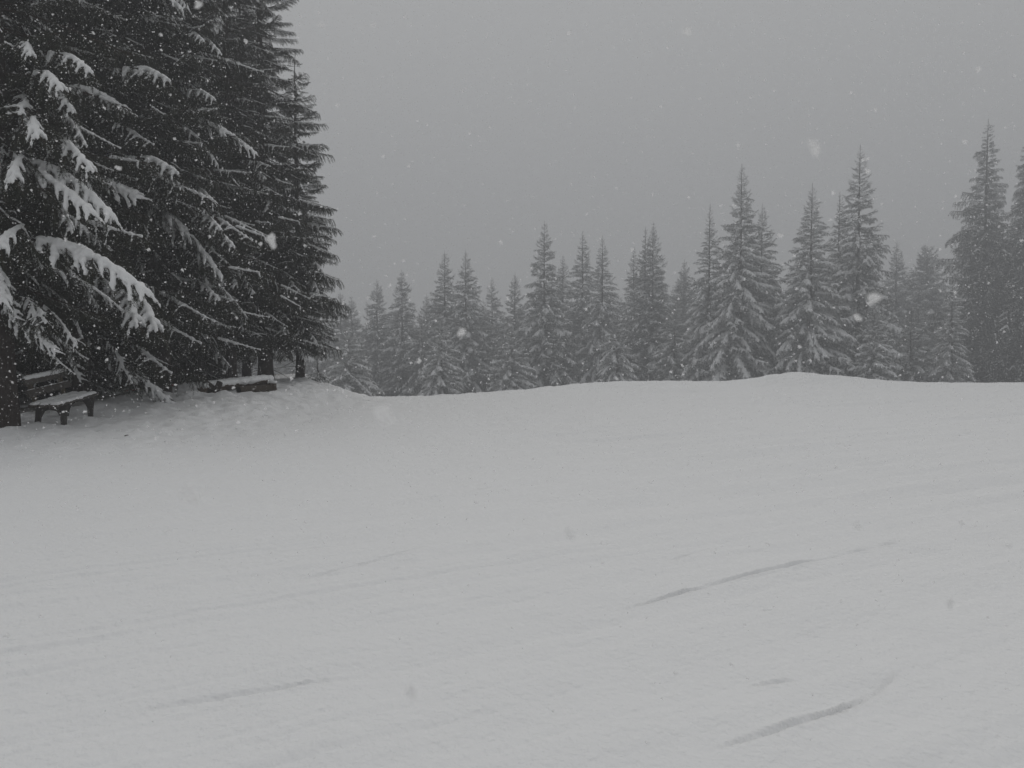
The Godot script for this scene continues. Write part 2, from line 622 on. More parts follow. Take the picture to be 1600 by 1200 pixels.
func near_tree(label: String, px: float, depth: float, h: float, r: float, low: float, girth: float, seed: int, o := {}) -> void:
	var rng := RandomNumberGenerator.new()
	rng.seed = seed
	var p := spot(px, 600, depth)
	var at := Vector3(p.x, ground(p.x, p.z), p.z)
	var tree := thing("spruce_tree", label, "tree", at, "tall dark spruces at the left edge of the slope")
	part("trunk", trunk_mesh(h, girth, rng, 14), tree)
	var to_eye := Vector2(-at.x, -at.z).normalized()
	var y := low
	var turn := rng.randf() * TAU
	var heavy: float = o.get("heavy", 0.12)
	var light: float = o.get("light", 0.45)
	var fill := [[], [], [], [], []]
	var single := 0
	while y < h * 0.985:
		var t := y / h
		var c := clampf((y - low) / (h - low), 0.0, 1.0)
		var reach := r * (pow(1.0 - c, 0.8) * (0.72 + 0.28 * sm(0.0, 0.15, c))) + 0.15
		var n := int(lerpf(8.5, 6.0, c))
		for k in n:
			turn += TAU / n + rng.randf_range(-0.35, 0.35)
			var l := reach * rng.randf_range(0.48, 1.22)
			var facing := Vector2(cos(turn), -sin(turn)).dot(to_eye)
			var roll := rng.randf()
			var kind := 3 if roll < heavy else 2 if roll < heavy + light else rng.randi() % 2
			if kind == 3 and rng.randf() < 0.5:
				kind = 4
			var b: Dictionary = M.near_boughs[kind]
			var pitch := lerpf(-0.2, 0.42, pow(c, 1.4)) + rng.randf_range(-0.24, 0.2)
			var s: float = l / 2.2
			var tr := Transform3D((Basis(Vector3.UP, turn) * Basis(Vector3.BACK, pitch) * Basis(Vector3.RIGHT, rng.randf_range(-0.6, 0.6))).scaled_local(Vector3(s, s * rng.randf_range(1.0, 1.25), s * rng.randf_range(1.05, 1.35))), Vector3(0, y + rng.randf_range(-0.14, 0.14), 0))
			if facing > 0.1 and at.y + y < 13.0 and single < 150 and o.get("front", true):
				single += 1
				var m := part("bough", b.green, tree)
				m.transform = tr
				if b.snow:
					part("snow", b.snow, m, "stuff")
			else:
				fill[kind].append(tr)
		y += lerpf(0.27, 0.24, t) * rng.randf_range(0.55, 1.5)
	for f in o.get("marked", []):
		# boughs that stand out: where the tip hangs, how high above it the root is, which bough
		var tip := spot(f[0], f[1], depth - f[2]) - at
		var root := Vector3(0, clampf(tip.y + f[3], 0.4, h * 0.95), 0)
		var b: Dictionary = M.near_boughs[f[4]]
		var m := part("bough", b.green, tree)
		m.transform = aim(b, root, tip, rng.randf_range(-0.2, 0.2))
		if b.snow:
			part("snow", b.snow, m, "stuff")
	for k in 5:
		many("inner_boughs", M.near_boughs[k].green, fill[k], tree)
		many("inner_snow", M.near_boughs[k].snow, fill[k], tree)
	# dead sticks on the lower trunk
	var dead := Acc.new()
	for k in 16:
		var a := rng.randf() * TAU
		var d := Vector3(cos(a), rng.randf_range(-0.35, 0.15), sin(a)).normalized()
		var root := Vector3(0, rng.randf_range(0.35, low + 1.0), 0)
		dead.tube(bent(root, d, rng.randf_range(0.4, 1.1), 0.25, 4, rng), PackedFloat32Array([0.012, 0.01, 0.008, 0.006, 0.003]), 4, Color(0.06, 0.05, 0.042), false)
	part("dead_branches", dead.mesh(M.bark), tree, "stuff")


# ---------------------------------------------------------------- furniture
func plank_mesh(size: Vector3, seed: int, mat: Material, col: Color, ragged := 0.004) -> ArrayMesh:
	# a board along x with chamfered edges and slightly worn faces
	var rng := RandomNumberGenerator.new()
	rng.seed = seed
	var a := Acc.new()
	var e := minf(size.y, size.z) * 0.16
	var hy := size.y / 2.0
	var hz := size.z / 2.0
	var ring := [Vector2(-hy + e, -hz), Vector2(hy - e, -hz), Vector2(hy, -hz + e), Vector2(hy, hz - e), Vector2(hy - e, hz), Vector2(-hy + e, hz), Vector2(-hy, hz - e), Vector2(-hy, -hz + e)]
	var n := 10
	var rows := []
	for k in n + 1:
		var row := []
		for q in ring:
			row.append(Vector3(size.x * (float(k) / n - 0.5), q.x + rng.randf_range(-ragged, ragged), q.y + rng.randf_range(-ragged, ragged)))
		rows.append(row)
	for k in n:
		for j in 8:
			var j2 := (j + 1) % 8
			a.quad(rows[k][j], rows[k + 1][j], rows[k + 1][j2], rows[k][j2], col)
	for k in [0, n]:
		for j in range(1, 7):
			if k == 0:
				a.tri(rows[k][0], rows[k][j], rows[k][j + 1], col)
			else:
				a.tri(rows[k][0], rows[k][j + 1], rows[k][j], col)
	return a.mesh(mat)


func prism(outline: PackedVector2Array, deep: float, mat: Material, col: Color) -> ArrayMesh:
	# an outline in x and y, given thickness along z
	var a := Acc.new()
	var tri := Geometry2D.triangulate_polygon(outline)
	for t in range(0, tri.size(), 3):
		var p := outline[tri[t]]
		var q := outline[tri[t + 1]]
		var s := outline[tri[t + 2]]
		a.tri(Vector3(p.x, p.y, deep / 2), Vector3(q.x, q.y, deep / 2), Vector3(s.x, s.y, deep / 2), col)
		a.tri(Vector3(p.x, p.y, -deep / 2), Vector3(s.x, s.y, -deep / 2), Vector3(q.x, q.y, -deep / 2), col)
	for k in outline.size():
		var p := outline[k]
		var q := outline[(k + 1) % outline.size()]
		a.quad(Vector3(p.x, p.y, deep / 2), Vector3(q.x, q.y, deep / 2), Vector3(q.x, q.y, -deep / 2), Vector3(p.x, p.y, -deep / 2), col)
	return a.mesh(mat)


func snow_strip(long: float, wide: float, thick: float, seed: int, gap := 0.0) -> ArrayMesh:
	var rng := RandomNumberGenerator.new()
	rng.seed = seed
	var bones := []
	var n := int(long / 0.07)
	for k in n:
		if rng.randf() < gap:
			continue
		var x0 := long * (float(k) / n - 0.5)
		var x1 := long * (float(k + 1) / n - 0.5)
		for z in [-0.32, 0.0, 0.32]:
			var zz: float = z * wide + rng.randf_range(-0.08, 0.08) * wide
			bones.append([Vector3(x0, 0, zz), Vector3(x1, 0, zz + rng.randf_range(-0.01, 0.01)), thick * rng.randf_range(0.8, 1.15), thick * rng.randf_range(0.8, 1.1)])
	return snow_body(bones, maxf(0.02, thick * 0.45), thick * 0.8, thick * 0.25, seed)


func build_bench() -> void:
	var near := spot(95, 664, 15.0)
	var far := spot(143, 647, 16.5)
	var dir := Vector3(far.x - near.x, 0, far.z - near.z).normalized()
	var front := Vector3(-dir.z, 0, dir.x)            # towards the slope
	var mid := (near + far) / 2.0 - front * 0.2
	mid.y = ground(mid.x, mid.z) - 0.05
	var o := thing("park_bench", "weathered wooden bench with snowy planks under the leftmost spruce", "bench", mid)
	var rise := (dir + Vector3.UP * 0.055).normalized()
	o.basis = Basis(rise, dir.cross(Vector3.UP).cross(rise), dir.cross(Vector3.UP))
	# local x runs along the bench, local -z or z to the front
	var fz := 1.0 if (o.basis * Vector3.BACK).dot(front) > 0.0 else -1.0
	var wood := Color(0.075, 0.068, 0.06)
	var side := PackedVector2Array([Vector2(0.25, 0.0), Vector2(0.262, 0.18), Vector2(0.29, 0.33), Vector2(0.30, 0.41), Vector2(-0.24, 0.41), Vector2(-0.26, 0.2), Vector2(-0.30, 0.0), Vector2(-0.22, 0.0), Vector2(-0.185, 0.18), Vector2(-0.12, 0.30), Vector2(0.0, 0.335), Vector2(0.12, 0.31), Vector2(0.175, 0.2), Vector2(0.18, 0.0)])
	for x in [-0.66, 0.66]:
		var s := part("end_support", prism(side, 0.10, M.grey_wood, Color(0.07, 0.066, 0.06)), o)
		s.position.x = x
		s.basis = Basis(Vector3(0, 0, fz), Vector3.UP, Vector3(-fz, 0, 0))
		var post := part("back_post", plank_mesh(Vector3(0.66, 0.07, 0.07), 3, M.grey_wood, Color(0.11, 0.095, 0.07)), o)
		post.transform = Transform3D(Basis(Vector3(0, 0.97, -0.22 * fz).normalized(), Vector3(0, 0.22 * fz, 0.97).normalized() * 1.0, Vector3(1, 0, 0)), Vector3(x, 0.68, -0.31 * fz))
	for k in 3:
		var p := part("seat_plank", plank_mesh(Vector3(2.0, 0.05, 0.15), 10 + k, M.grey_wood, wood * (0.9 + 0.15 * k)), o)
		p.position = Vector3(0, 0.437, (-0.17 + 0.175 * k) * fz)
		var s := part("snow", snow_strip(1.9, 0.11, 0.034, 20 + k, 0.10 if k < 2 else 0.02), p, "stuff")
		s.position = Vector3(0, 0.03, 0)
	for k in 2:
		var p := part("back_plank", plank_mesh(Vector3(1.9, 0.13, 0.04), 30 + k, M.grey_wood, wood * 1.25), o)
		p.position = Vector3(0, 0.66 + 0.22 * k, (-0.265 - 0.05 * k) * fz)
		p.rotation.x = -0.22 * fz
		var s := part("snow", snow_strip(1.82, 0.03, 0.034 if k else 0.012, 40 + k, 0.05 if k else 0.4), p, "stuff")
		s.position = Vector3(0, 0.07, 0)


func build_log_bench() -> void:
	var l := spot(316, 606, 21.0)
	var r := spot(421, 594, 22.8)
	var dir := (r - l).normalized()
	var mid := (l + r) / 2.0
	var long := l.distance_to(r)
	var base := Vector3(mid.x, ground(mid.x, mid.z), mid.z)
	var o := thing("log_bench", "low bench of a split log under thick snow before the spruce trunks", "bench", base)
	var flat := Vector3(dir.x, 0, dir.z).normalized()
	o.basis = Basis(flat, Vector3.UP, flat.cross(Vector3.UP))
	var lean := asin(dir.y)
	# the split log: flat side up, round below
	var a := Acc.new()
	var n := 16
	var rng := RandomNumberGenerator.new()
	rng.seed = 71
	var rows := []
	for k in n + 1:
		var t := float(k) / n
		var row := []
		for j in 9:
			var ang := PI + PI * j / 8.0
			var rr := 0.21 * (1.0 + rng.randf_range(-0.06, 0.06)) * lerpf(1.08, 0.9, t)
			row.append(Vector3(long * (t - 0.5), sin(ang) * rr * 0.85, cos(ang) * rr))
		rows.append(row)
	var bark := Color(0.06, 0.045, 0.033)
	var cut := Color(0.17, 0.12, 0.08)
	for k in n:
		for j in 8:
			a.quad(rows[k][j], rows[k][j + 1], rows[k + 1][j + 1], rows[k + 1][j], bark)
		a.quad(rows[k][8], rows[k][0], rows[k + 1][0], rows[k + 1][8], cut)
	for k in [0, n]:
		for j in range(1, 8):
			a.tri(rows[k][0], rows[k][j], rows[k][j + 1], cut)
	var log := part("split_log", a.mesh(M.grey_wood), o)
	log.position.y = mid.y - base.y + 0.03
	log.rotation.z = lean
	var sn := part("snow", snow_strip(long * 0.97, 0.38, 0.08, 91), log)
	sn.position.y = 0.03
	for q in [[-0.30, 0.10, 0.0], [0.33, 0.12, 0.02]]:
		var s := Acc.new()
		s.tube(PackedVector3Array([Vector3(0, -0.14, -0.27), Vector3(0, -0.14, 0.0), Vector3(0, -0.14, 0.29)]), PackedFloat32Array([q[1], q[1] * 1.05, q[1]]), 10, bark, true, 0.06)
		var sup := part("support_log", s.mesh(M.grey_wood), o)
		sup.position = Vector3(q[0] * long, 0.17, q[2])
	# the forked cradle at the near end
	for q in [[Vector3(-0.5, 0.30, 0.10), Vector3(-0.41, 0.02, 0.30), 0.065], [Vector3(-0.385, 0.27, 0.40), Vector3(-0.42, -0.05, 0.27), 0.08]]:
		var s := Acc.new()
		var p0: Vector3 = q[0] * Vector3(long, 1, 1)
		var p1: Vector3 = q[1] * Vector3(long, 1, 1)
		s.tube(PackedVector3Array([p0, (p0 + p1) / 2.0 + Vector3(0.01, 0, 0.01), p1]), PackedFloat32Array([q[2], q[2] * 1.1, q[2]]), 8, Color(0.05, 0.042, 0.036), true, 0.08)
		part("cradle_arm", s.mesh(M.grey_wood), o)
	# a second log lying under it, and a stump by its far end
	var w := spot(398, 611, 21.9)
	var under := Acc.new()
	under.tube(PackedVector3Array([Vector3(-0.52, 0, 0), Vector3(-0.2, 0.01, 0), Vector3(0.15, 0, 0.01), Vector3(0.5, 0.01, 0)]), PackedFloat32Array([0.10, 0.12, 0.11, 0.10]), 10, Color(0.065, 0.052, 0.042), true, 0.1)
	var u := part("fallen_log", under.mesh(M.grey_wood), self)
	u.transform = Transform3D(o.basis, Vector3(w.x, ground(w.x, w.z) + 0.05, w.z))
	tag(u, "dark round log half buried in snow under the split log bench", "log")
	var e := spot(425, 604, 22.6)
	var stump := thing("tree_stump", "short dark stump capped with snow at right end of log bench", "stump", Vector3(e.x, ground(e.x, e.z) - 0.04, e.z))
	var st := Acc.new()
	st.tube(PackedVector3Array([Vector3.ZERO, Vector3(0.0, 0.1, 0), Vector3(0.01, 0.22, 0)]), PackedFloat32Array([0.15, 0.125, 0.115]), 10, bark, true, 0.08)
	part("stump_wood", st.mesh(M.grey_wood), stump)
	var cap := part("snow", snow_strip(0.2, 0.16, 0.04, 15), stump)
	cap.position.y = 0.25


func build_small_things() -> void:
	for q in [[262, 617, 22.6, 0.32, 3, "bright scrap of orange tape at the edge of the dark forest floor"], [207, 625, 21.0, 0.5, 8, "dull red strip of tape lying behind the bench by the forest floor"]]:
		var p := spot(q[0], q[1], q[2])
		var rng := RandomNumberGenerator.new()
		rng.seed = q[4]
		var a := Acc.new()
		var n := 9
		var prev0 := Vector3.ZERO
		var prev1 := Vector3.ZERO
		for k in n + 1:
			var x: float = (float(k) / n - 0.5) * q[3]
			var m := Vector3(x, 0.03 + 0.03 * sin(k * 1.9 + q[4]), 0.04 * sin(k * 1.1))
			var v0 := m + Vector3(0, 0.0, -0.01)
			var v1 := m + Vector3(0, 0.055 + rng.randf_range(-0.015, 0.015), 0.02)
			if k:
				a.quad(prev0, v0, v1, prev1, Color(0.42, 0.085, 0.035) if q[4] == 3 else Color(0.22, 0.05, 0.035))
			prev0 = v0
			prev1 = v1
		var o := part("plastic_tape", a.mesh(M.tape), self)
		o.position = Vector3(p.x, ground(p.x, p.z) + 0.005, p.z)
		tag(o, q[5], "tape")
	var rng := RandomNumberGenerator.new()
	rng.seed = 5
	var p := spot(199, 678, 1.0) - Vector3(0, EYE, 0)
	var t := (EYE - 0.1) / -p.y
	var tw := Acc.new()
	tw.tube(PackedVector3Array([Vector3(-0.045, 0, 0), Vector3(0.0, 0.012, 0.01), Vector3(0.05, 0.006, -0.01)]), PackedFloat32Array([0.012, 0.014, 0.006]), 5, Color(0.05, 0.04, 0.03))
	var stick := part("broken_twig", tw.mesh(M.bark), self)
	stick.position = Vector3(p.x * t, ground(p.x * t, -t) + 0.006, -t)
	tag(stick, "tiny dark broken twig lying alone on the snow right of the bench", "twig")
	# dry stalks that stick out where the bank drops
	var st := thing("dry_stalks", "small snowy tuft of dry stalks on the rim of the snow bank", "plant", Vector3.ZERO)
	var w := spot(568, 612, 26.5)
	st.position = Vector3(w.x, ground(w.x, w.z), w.z)
	var a := Acc.new()
	for k in 22:
		var d := Vector3(rng.randf_range(-0.5, 0.5), 1.0, rng.randf_range(-0.5, 0.5)).normalized()
		a.tube(bent(Vector3(rng.randf_range(-0.45, 0.45), -0.03, rng.randf_range(-0.2, 0.2)), d, rng.randf_range(0.1, 0.24), 0.5, 3, rng), PackedFloat32Array([0.005, 0.004, 0.003, 0.002]), 3, Color(0.10, 0.08, 0.06), false)
	part("stalks", a.mesh(M.bark), st, "stuff")


# ---------------------------------------------------------------- falling snow
func flake_mesh(seed: int, fine: bool) -> ArrayMesh:
	# a loose clump of stuck crystals, about 1 across
	var rng := RandomNumberGenerator.new()
	rng.seed = seed
	var bones := []
	var p := Vector3.ZERO
	for k in 9 if fine else 4:
		var q := Vector3(rng.randf_range(-0.36, 0.36), rng.randf_range(-0.4, 0.4), rng.randf_range(-0.3, 0.3))
		bones.append([p, q, rng.randf_range(0.10, 0.2), rng.randf_range(0.07, 0.16)])
		p = p.lerp(q, rng.randf())
	return snow_body(bones, 0.07 if fine else 0.2, 0.1, 0.08, seed)


func build_clods() -> void:
	# crumbs of snow thrown up by skis and fallen from the boughs
	var rng := RandomNumberGenerator.new()
	rng.seed = 31
	var m := flake_mesh(9, false)
	var where := []
	for k in 2600:
		var x := 0.0
		var f := 0.0
		var pick := rng.randf()
		if pick < 0.5:
			x = rng.randf_range(-11.0, -4.0)
			f = rng.randf_range(12.0, 27.0)
		elif pick < 0.72:
			x = 12.1 + rng.randfn() * 2.4
			f = 33.0 + rng.randfn() * 1.2
		else:
			f = rng.randf_range(9.0, 30.0)
			x = rng.randf_range(-0.7, 0.7) * f
		var s := (0.012 + 0.05 * pow(rng.randf(), 3.0)) * (1.0 if pick < 0.72 else 0.5)
		var b := Basis.from_euler(Vector3(rng.randf(), rng.randf() * TAU, rng.randf()))
		where.append(Transform3D(b.scaled_local(Vector3(s * 1.3, s, s)), Vector3(x, ground(x, -f) + s * 0.1, -f)))
	many("snow_crumbs", m, where, self)
	tag(get_child(get_child_count() - 1), "loose crumbs and clods of snow scattered over the slope and bank", "snow")


func build_flakes() -> void:
	var rng := RandomNumberGenerator.new()
	rng.seed = 4
	var small := flake_mesh(2, false)
	small.surface_set_material(0, M.flake)
	var where := []
	for k in 260000:
		var p := Vector3(rng.randf_range(-13, 13), rng.randf_range(0.05, 10.5), rng.randf_range(-18, 3))
		if (p - Vector3(0, EYE, 0)).length() < 1.6 or p.y < 0.5 and p.z > -9.0:
			continue
		var s := 0.009 + 0.015 * pow(rng.randf(), 2.0)
		var b := Basis.from_euler(Vector3(rng.randf() * TAU, rng.randf() * TAU, rng.randf() * TAU))
		where.append(Transform3D(b.scaled_local(Vector3(s, s * rng.randf_range(0.7, 1.5), s)), p))
	many("falling_snow", small, where, self)
	tag(get_child(get_child_count() - 1), "countless small snowflakes falling through the air", "snow")
	var shapes := []
	for k in 4:
		var m := flake_mesh(60 + k, true)
		m.surface_set_material(0, M.flake)
		shapes.append(m)
	var big := [
		[425, 377, 0.9, 0.014, "largest white snowflake in front of the dark spruces at left"],
		[722, 519, 0.75, 0.011, "white blurred snowflake in front of the middle far spruces"],
		[1366, 468, 0.6, 0.011, "big white blurred snowflake above the small snowy spruce at right"],
		[1340, 495, 0.8, 0.008, "longish pale snowflake just left of the big blurred one at right"],
		[310, 8, 0.9, 0.009, "white snowflake at the top edge before the dark spruces"],
		[503, 40, 0.7, 0.006, "small grey snowflake in the sky beside the top of the dark spruces"],
		[583, 38, 0.8, 0.006, "faint grey snowflake in the sky right of the dark spruces"],
		[1075, 48, 0.55, 0.007, "grey snowflake high in the sky right of the centre"],
		[1272, 230, 0.5, 0.009, "long grey snowflake in the sky between two tall spruce tips"],
		[890, 834, 0.5, 0.008, "grey snowflake over the open snow near the centre"],
		[640, 1081, 0.45, 0.008, "soft grey snowflake low over the snow left of the centre"],
		[302, 772, 0.45, 0.010, "soft grey snowflake over the snow below the log bench"],
		[602, 650, 0.42, 0.011, "faint wide snowflake just below the lowest dip of the crest"],
		[1186, 622, 0.55, 0.008, "grey snowflake over the snow below the right hump"],
		[1341, 822, 0.6, 0.006, "small grey snowflake over the snow at right"],
		[1485, 940, 0.6, 0.007, "small grey snowflake over the snow near the right edge"],
		[1574, 852, 0.6, 0.005, "tiny grey snowflake close to the right edge over the snow"],
		[262, 830, 0.7, 0.006, "small grey snowflake over the snow at left"],
	]
	for k in big.size():
		var q: Array = big[k]
		var o := part("snowflake", shapes[k % 4], self)
		o.position = spot(q[0], q[1], q[2])
		o.rotation = Vector3(rng.randf() * TAU, rng.randf() * TAU, rng.randf() * TAU)
		o.scale = Vector3(1.0, 1.35, 1.0) * q[3]
		tag(o, q[4], "snowflake", "single large snowflakes close by")


# ---------------------------------------------------------------- materials
func plain(rough_: float, spec: float) -> StandardMaterial3D:
	var m := StandardMaterial3D.new()
	m.vertex_color_use_as_albedo = true
	m.roughness = rough_
	m.metallic_specular = spec
	m.cull_mode = BaseMaterial3D.CULL_DISABLED
	return m


func relief(size: int, cells: int, octaves: int, strength: float, seed: int) -> ImageTexture:
	# value noise on lattices that wrap round, so that the tile has no seam
	var rng := RandomNumberGenerator.new()
	rng.seed = seed
	var h := PackedFloat32Array()
	h.resize(size * size)
	var amp := 1.0
	var total := 0.0
	for o in octaves:
		var n := cells << o
		var lattice := PackedFloat32Array()
		for k in n * n:
			lattice.append(rng.randf())
		for y in size:
			var fy := float(y) * n / size
			var y0 := int(fy)
			var ty := fy - y0
			ty = ty * ty * (3.0 - 2.0 * ty)
			var r0 := y0 * n
			var r1 := (y0 + 1) % n * n
			for x in size:
				var fx := float(x) * n / size
				var x0 := int(fx)
				var tx := fx - x0
				tx = tx * tx * (3.0 - 2.0 * tx)
				var x1 := (x0 + 1) % n
				h[y * size + x] += amp * lerpf(lerpf(lattice[r0 + x0], lattice[r0 + x1], tx), lerpf(lattice[r1 + x0], lattice[r1 + x1], tx), ty)
		total += amp
		amp *= 0.6
	var px := PackedByteArray()
	px.resize(size * size * 4)
	for k in size * size:
		var v := int(clampf(h[k] / total, 0.0, 1.0) * 255.0)
		px[k * 4] = v
		px[k * 4 + 1] = v
		px[k * 4 + 2] = v
		px[k * 4 + 3] = 255
	var im := Image.create_from_data(size, size, false, Image.FORMAT_RGBA8, px)
	im.bump_map_to_normal_map(strength)
	return ImageTexture.create_from_image(im)


func make_materials() -> void:
	M.snow_ground = plain(0.85, 0.25)
	M.snow_ground.normal_enabled = true
	M.snow_ground.normal_texture = relief(512, 23, 3, 7.0, 3)
	M.snow_ground.normal_scale = 1.0
	M.snow_ground.uv1_triplanar = true
	M.snow_ground.uv1_world_triplanar = true
	M.snow_ground.uv1_scale = Vector3.ONE * 1.45
	M.snow = StandardMaterial3D.new()
	M.snow.albedo_color = Color(0.83, 0.835, 0.84).linear_to_srgb()
	M.snow.roughness = 0.85
	M.snow.metallic_specular = 0.25
	M.frost = M.snow.duplicate()
	M.frost.backlight_enabled = true
	M.frost.backlight = Color(0.9, 0.9, 0.9)
	M.flake = StandardMaterial3D.new()
	M.flake.albedo_color = Color(0.95, 0.95, 0.95).linear_to_srgb()
	M.flake.roughness = 0.9
	M.flake.metallic_specular = 0.2
	M.flake.transparency = BaseMaterial3D.TRANSPARENCY_ALPHA
	M.flake.albedo_color.a = 0.58
	M.flake.backlight_enabled = true
	M.flake.backlight = Color(0.85, 0.85, 0.85)
	M.needle = plain(0.75, 0.3)
	M.bark = plain(0.9, 0.25)
	M.bark.normal_enabled = true
	M.bark.normal_texture = relief(256, 8, 4, 14.0, 9)
	M.bark.uv1_triplanar = true
	M.bark.uv1_scale = Vector3(3.0, 0.9, 3.0)
	M.grey_wood = plain(0.85, 0.25)
	M.grey_wood.normal_enabled = true
	M.grey_wood.normal_texture = relief(256, 10, 4, 10.0, 12)
	M.grey_wood.uv1_triplanar = true
	M.grey_wood.uv1_scale = Vector3(1.2, 8.0, 8.0)
	M.tape = plain(0.6, 0.4)


func make_bough_sets() -> void:
	var fine := {"long": 2.2, "step": 0.019, "needle": 0.03, "wide": 0.0075, "per": 3, "twigs": 0.042, "cell": 0.022, "bare": 0.35}
	var near := []
	for q in [
		[101, {"lift": 0.02, "droop": 0.11, "tip_up": 0.07, "hang": 0.8, "pairs": 21, "side": 0.19, "snow": 0.0, "thick": 0.02, "dust": 0.008}],
		[102, {"lift": 0.08, "droop": 0.2, "tip_up": 0.05, "hang": 1.6, "pairs": 20, "side": 0.17, "snow": 0.12, "thick": 0.02, "cell": 0.018, "dust": 0.015}],
		[103, {"lift": 0.05, "droop": 0.22, "tip_up": 0.07, "hang": 1.1, "pairs": 20, "side": 0.19, "snow": 0.4, "thick": 0.026, "dust": 0.03}],
		[104, {"lift": 0.16, "droop": 0.58, "tip_up": 0.0, "hang": 1.7, "pairs": 19, "side": 0.22, "snow": 0.74, "thick": 0.04, "dust": 0.06}],
		[105, {"lift": 0.10, "droop": 0.46, "tip_up": 0.0, "hang": 1.5, "pairs": 17, "side": 0.21, "snow": 0.6, "thick": 0.033, "bare": 0.5, "dust": 0.05}],
	]:
		var o: Dictionary = q[1].duplicate()
		o.merge(fine)
		near.append(make_bough(q[0], o))
	M.near_boughs = near
	var coarse := {"long": 1.5, "step": 0.038, "needle": 0.055, "wide": 0.014, "per": 3, "twigs": 0.09, "cell": 0.03, "bare": 0.2}
	var far := []
	for q in [
		[201, {"lift": 0.05, "droop": 0.0, "tip_up": 0.16, "hang": -0.1, "pairs": 7, "side": 0.27, "snow": 0.3, "thick": 0.03, "dust": 0.42}],
		[202, {"lift": 0.08, "droop": 0.36, "tip_up": 0.07, "hang": 0.9, "pairs": 10, "side": 0.26, "snow": 0.42, "thick": 0.055, "dust": 0.66}],
		[203, {"lift": 0.05, "droop": 0.46, "tip_up": 0.04, "hang": 1.2, "pairs": 10, "side": 0.25, "snow": 0.34, "thick": 0.052, "dust": 0.66}],
		[204, {"lift": 0.05, "droop": 0.22, "tip_up": 0.12, "hang": 0.8, "pairs": 10, "side": 0.24, "snow": 0.25, "thick": 0.04, "dust": 0.45}],
	]:
		var o: Dictionary = q[1].duplicate()
		o.merge(coarse)
		far.append(make_bough(q[0], o))
	M.far_boughs = far
	var white := []
	for q in [
		[401, {"lift": 0.05, "droop": 0.02, "tip_up": 0.14, "hang": 0.1, "pairs": 7, "side": 0.27, "snow": 0.5, "thick": 0.034, "dust": 0.6}],
		[402, {"lift": 0.08, "droop": 0.38, "tip_up": 0.05, "hang": 1.0, "pairs": 10, "side": 0.26, "snow": 0.72, "thick": 0.056, "dust": 0.8}],
		[403, {"lift": 0.05, "droop": 0.5, "tip_up": 0.03, "hang": 1.2, "pairs": 10, "side": 0.25, "snow": 0.6, "thick": 0.054, "dust": 0.8}],
		[404, {"lift": 0.05, "droop": 0.3, "tip_up": 0.1, "hang": 0.9, "pairs": 10, "side": 0.25, "snow": 0.45, "thick": 0.046, "dust": 0.7}],
	]:
		var o: Dictionary = q[1].duplicate()
		o.merge(coarse)
		white.append(make_bough(q[0], o))
	M.far_white = white
	var dark := []
	for q in [
		[301, {"lift": 0.05, "droop": 0.05, "tip_up": 0.08, "hang": 0.9, "pairs": 9, "side": 0.24, "snow": 0.12, "thick": 0.03, "dust": 0.18}],
		[302, {"lift": 0.08, "droop": 0.22, "tip_up": 0.08, "hang": 1.9, "pairs": 11, "side": 0.26, "snow": 0.2, "thick": 0.028, "dust": 0.18}],
		[303, {"lift": 0.05, "droop": 0.3, "tip_up": 0.05, "hang": 2.0, "pairs": 11, "side": 0.26, "snow": 0.15, "thick": 0.028, "dust": 0.18}],
	]:
		var o: Dictionary = q[1].duplicate()
		o.merge(coarse)
		dark.append(make_bough(q[0], o))
	M.far_light = dark


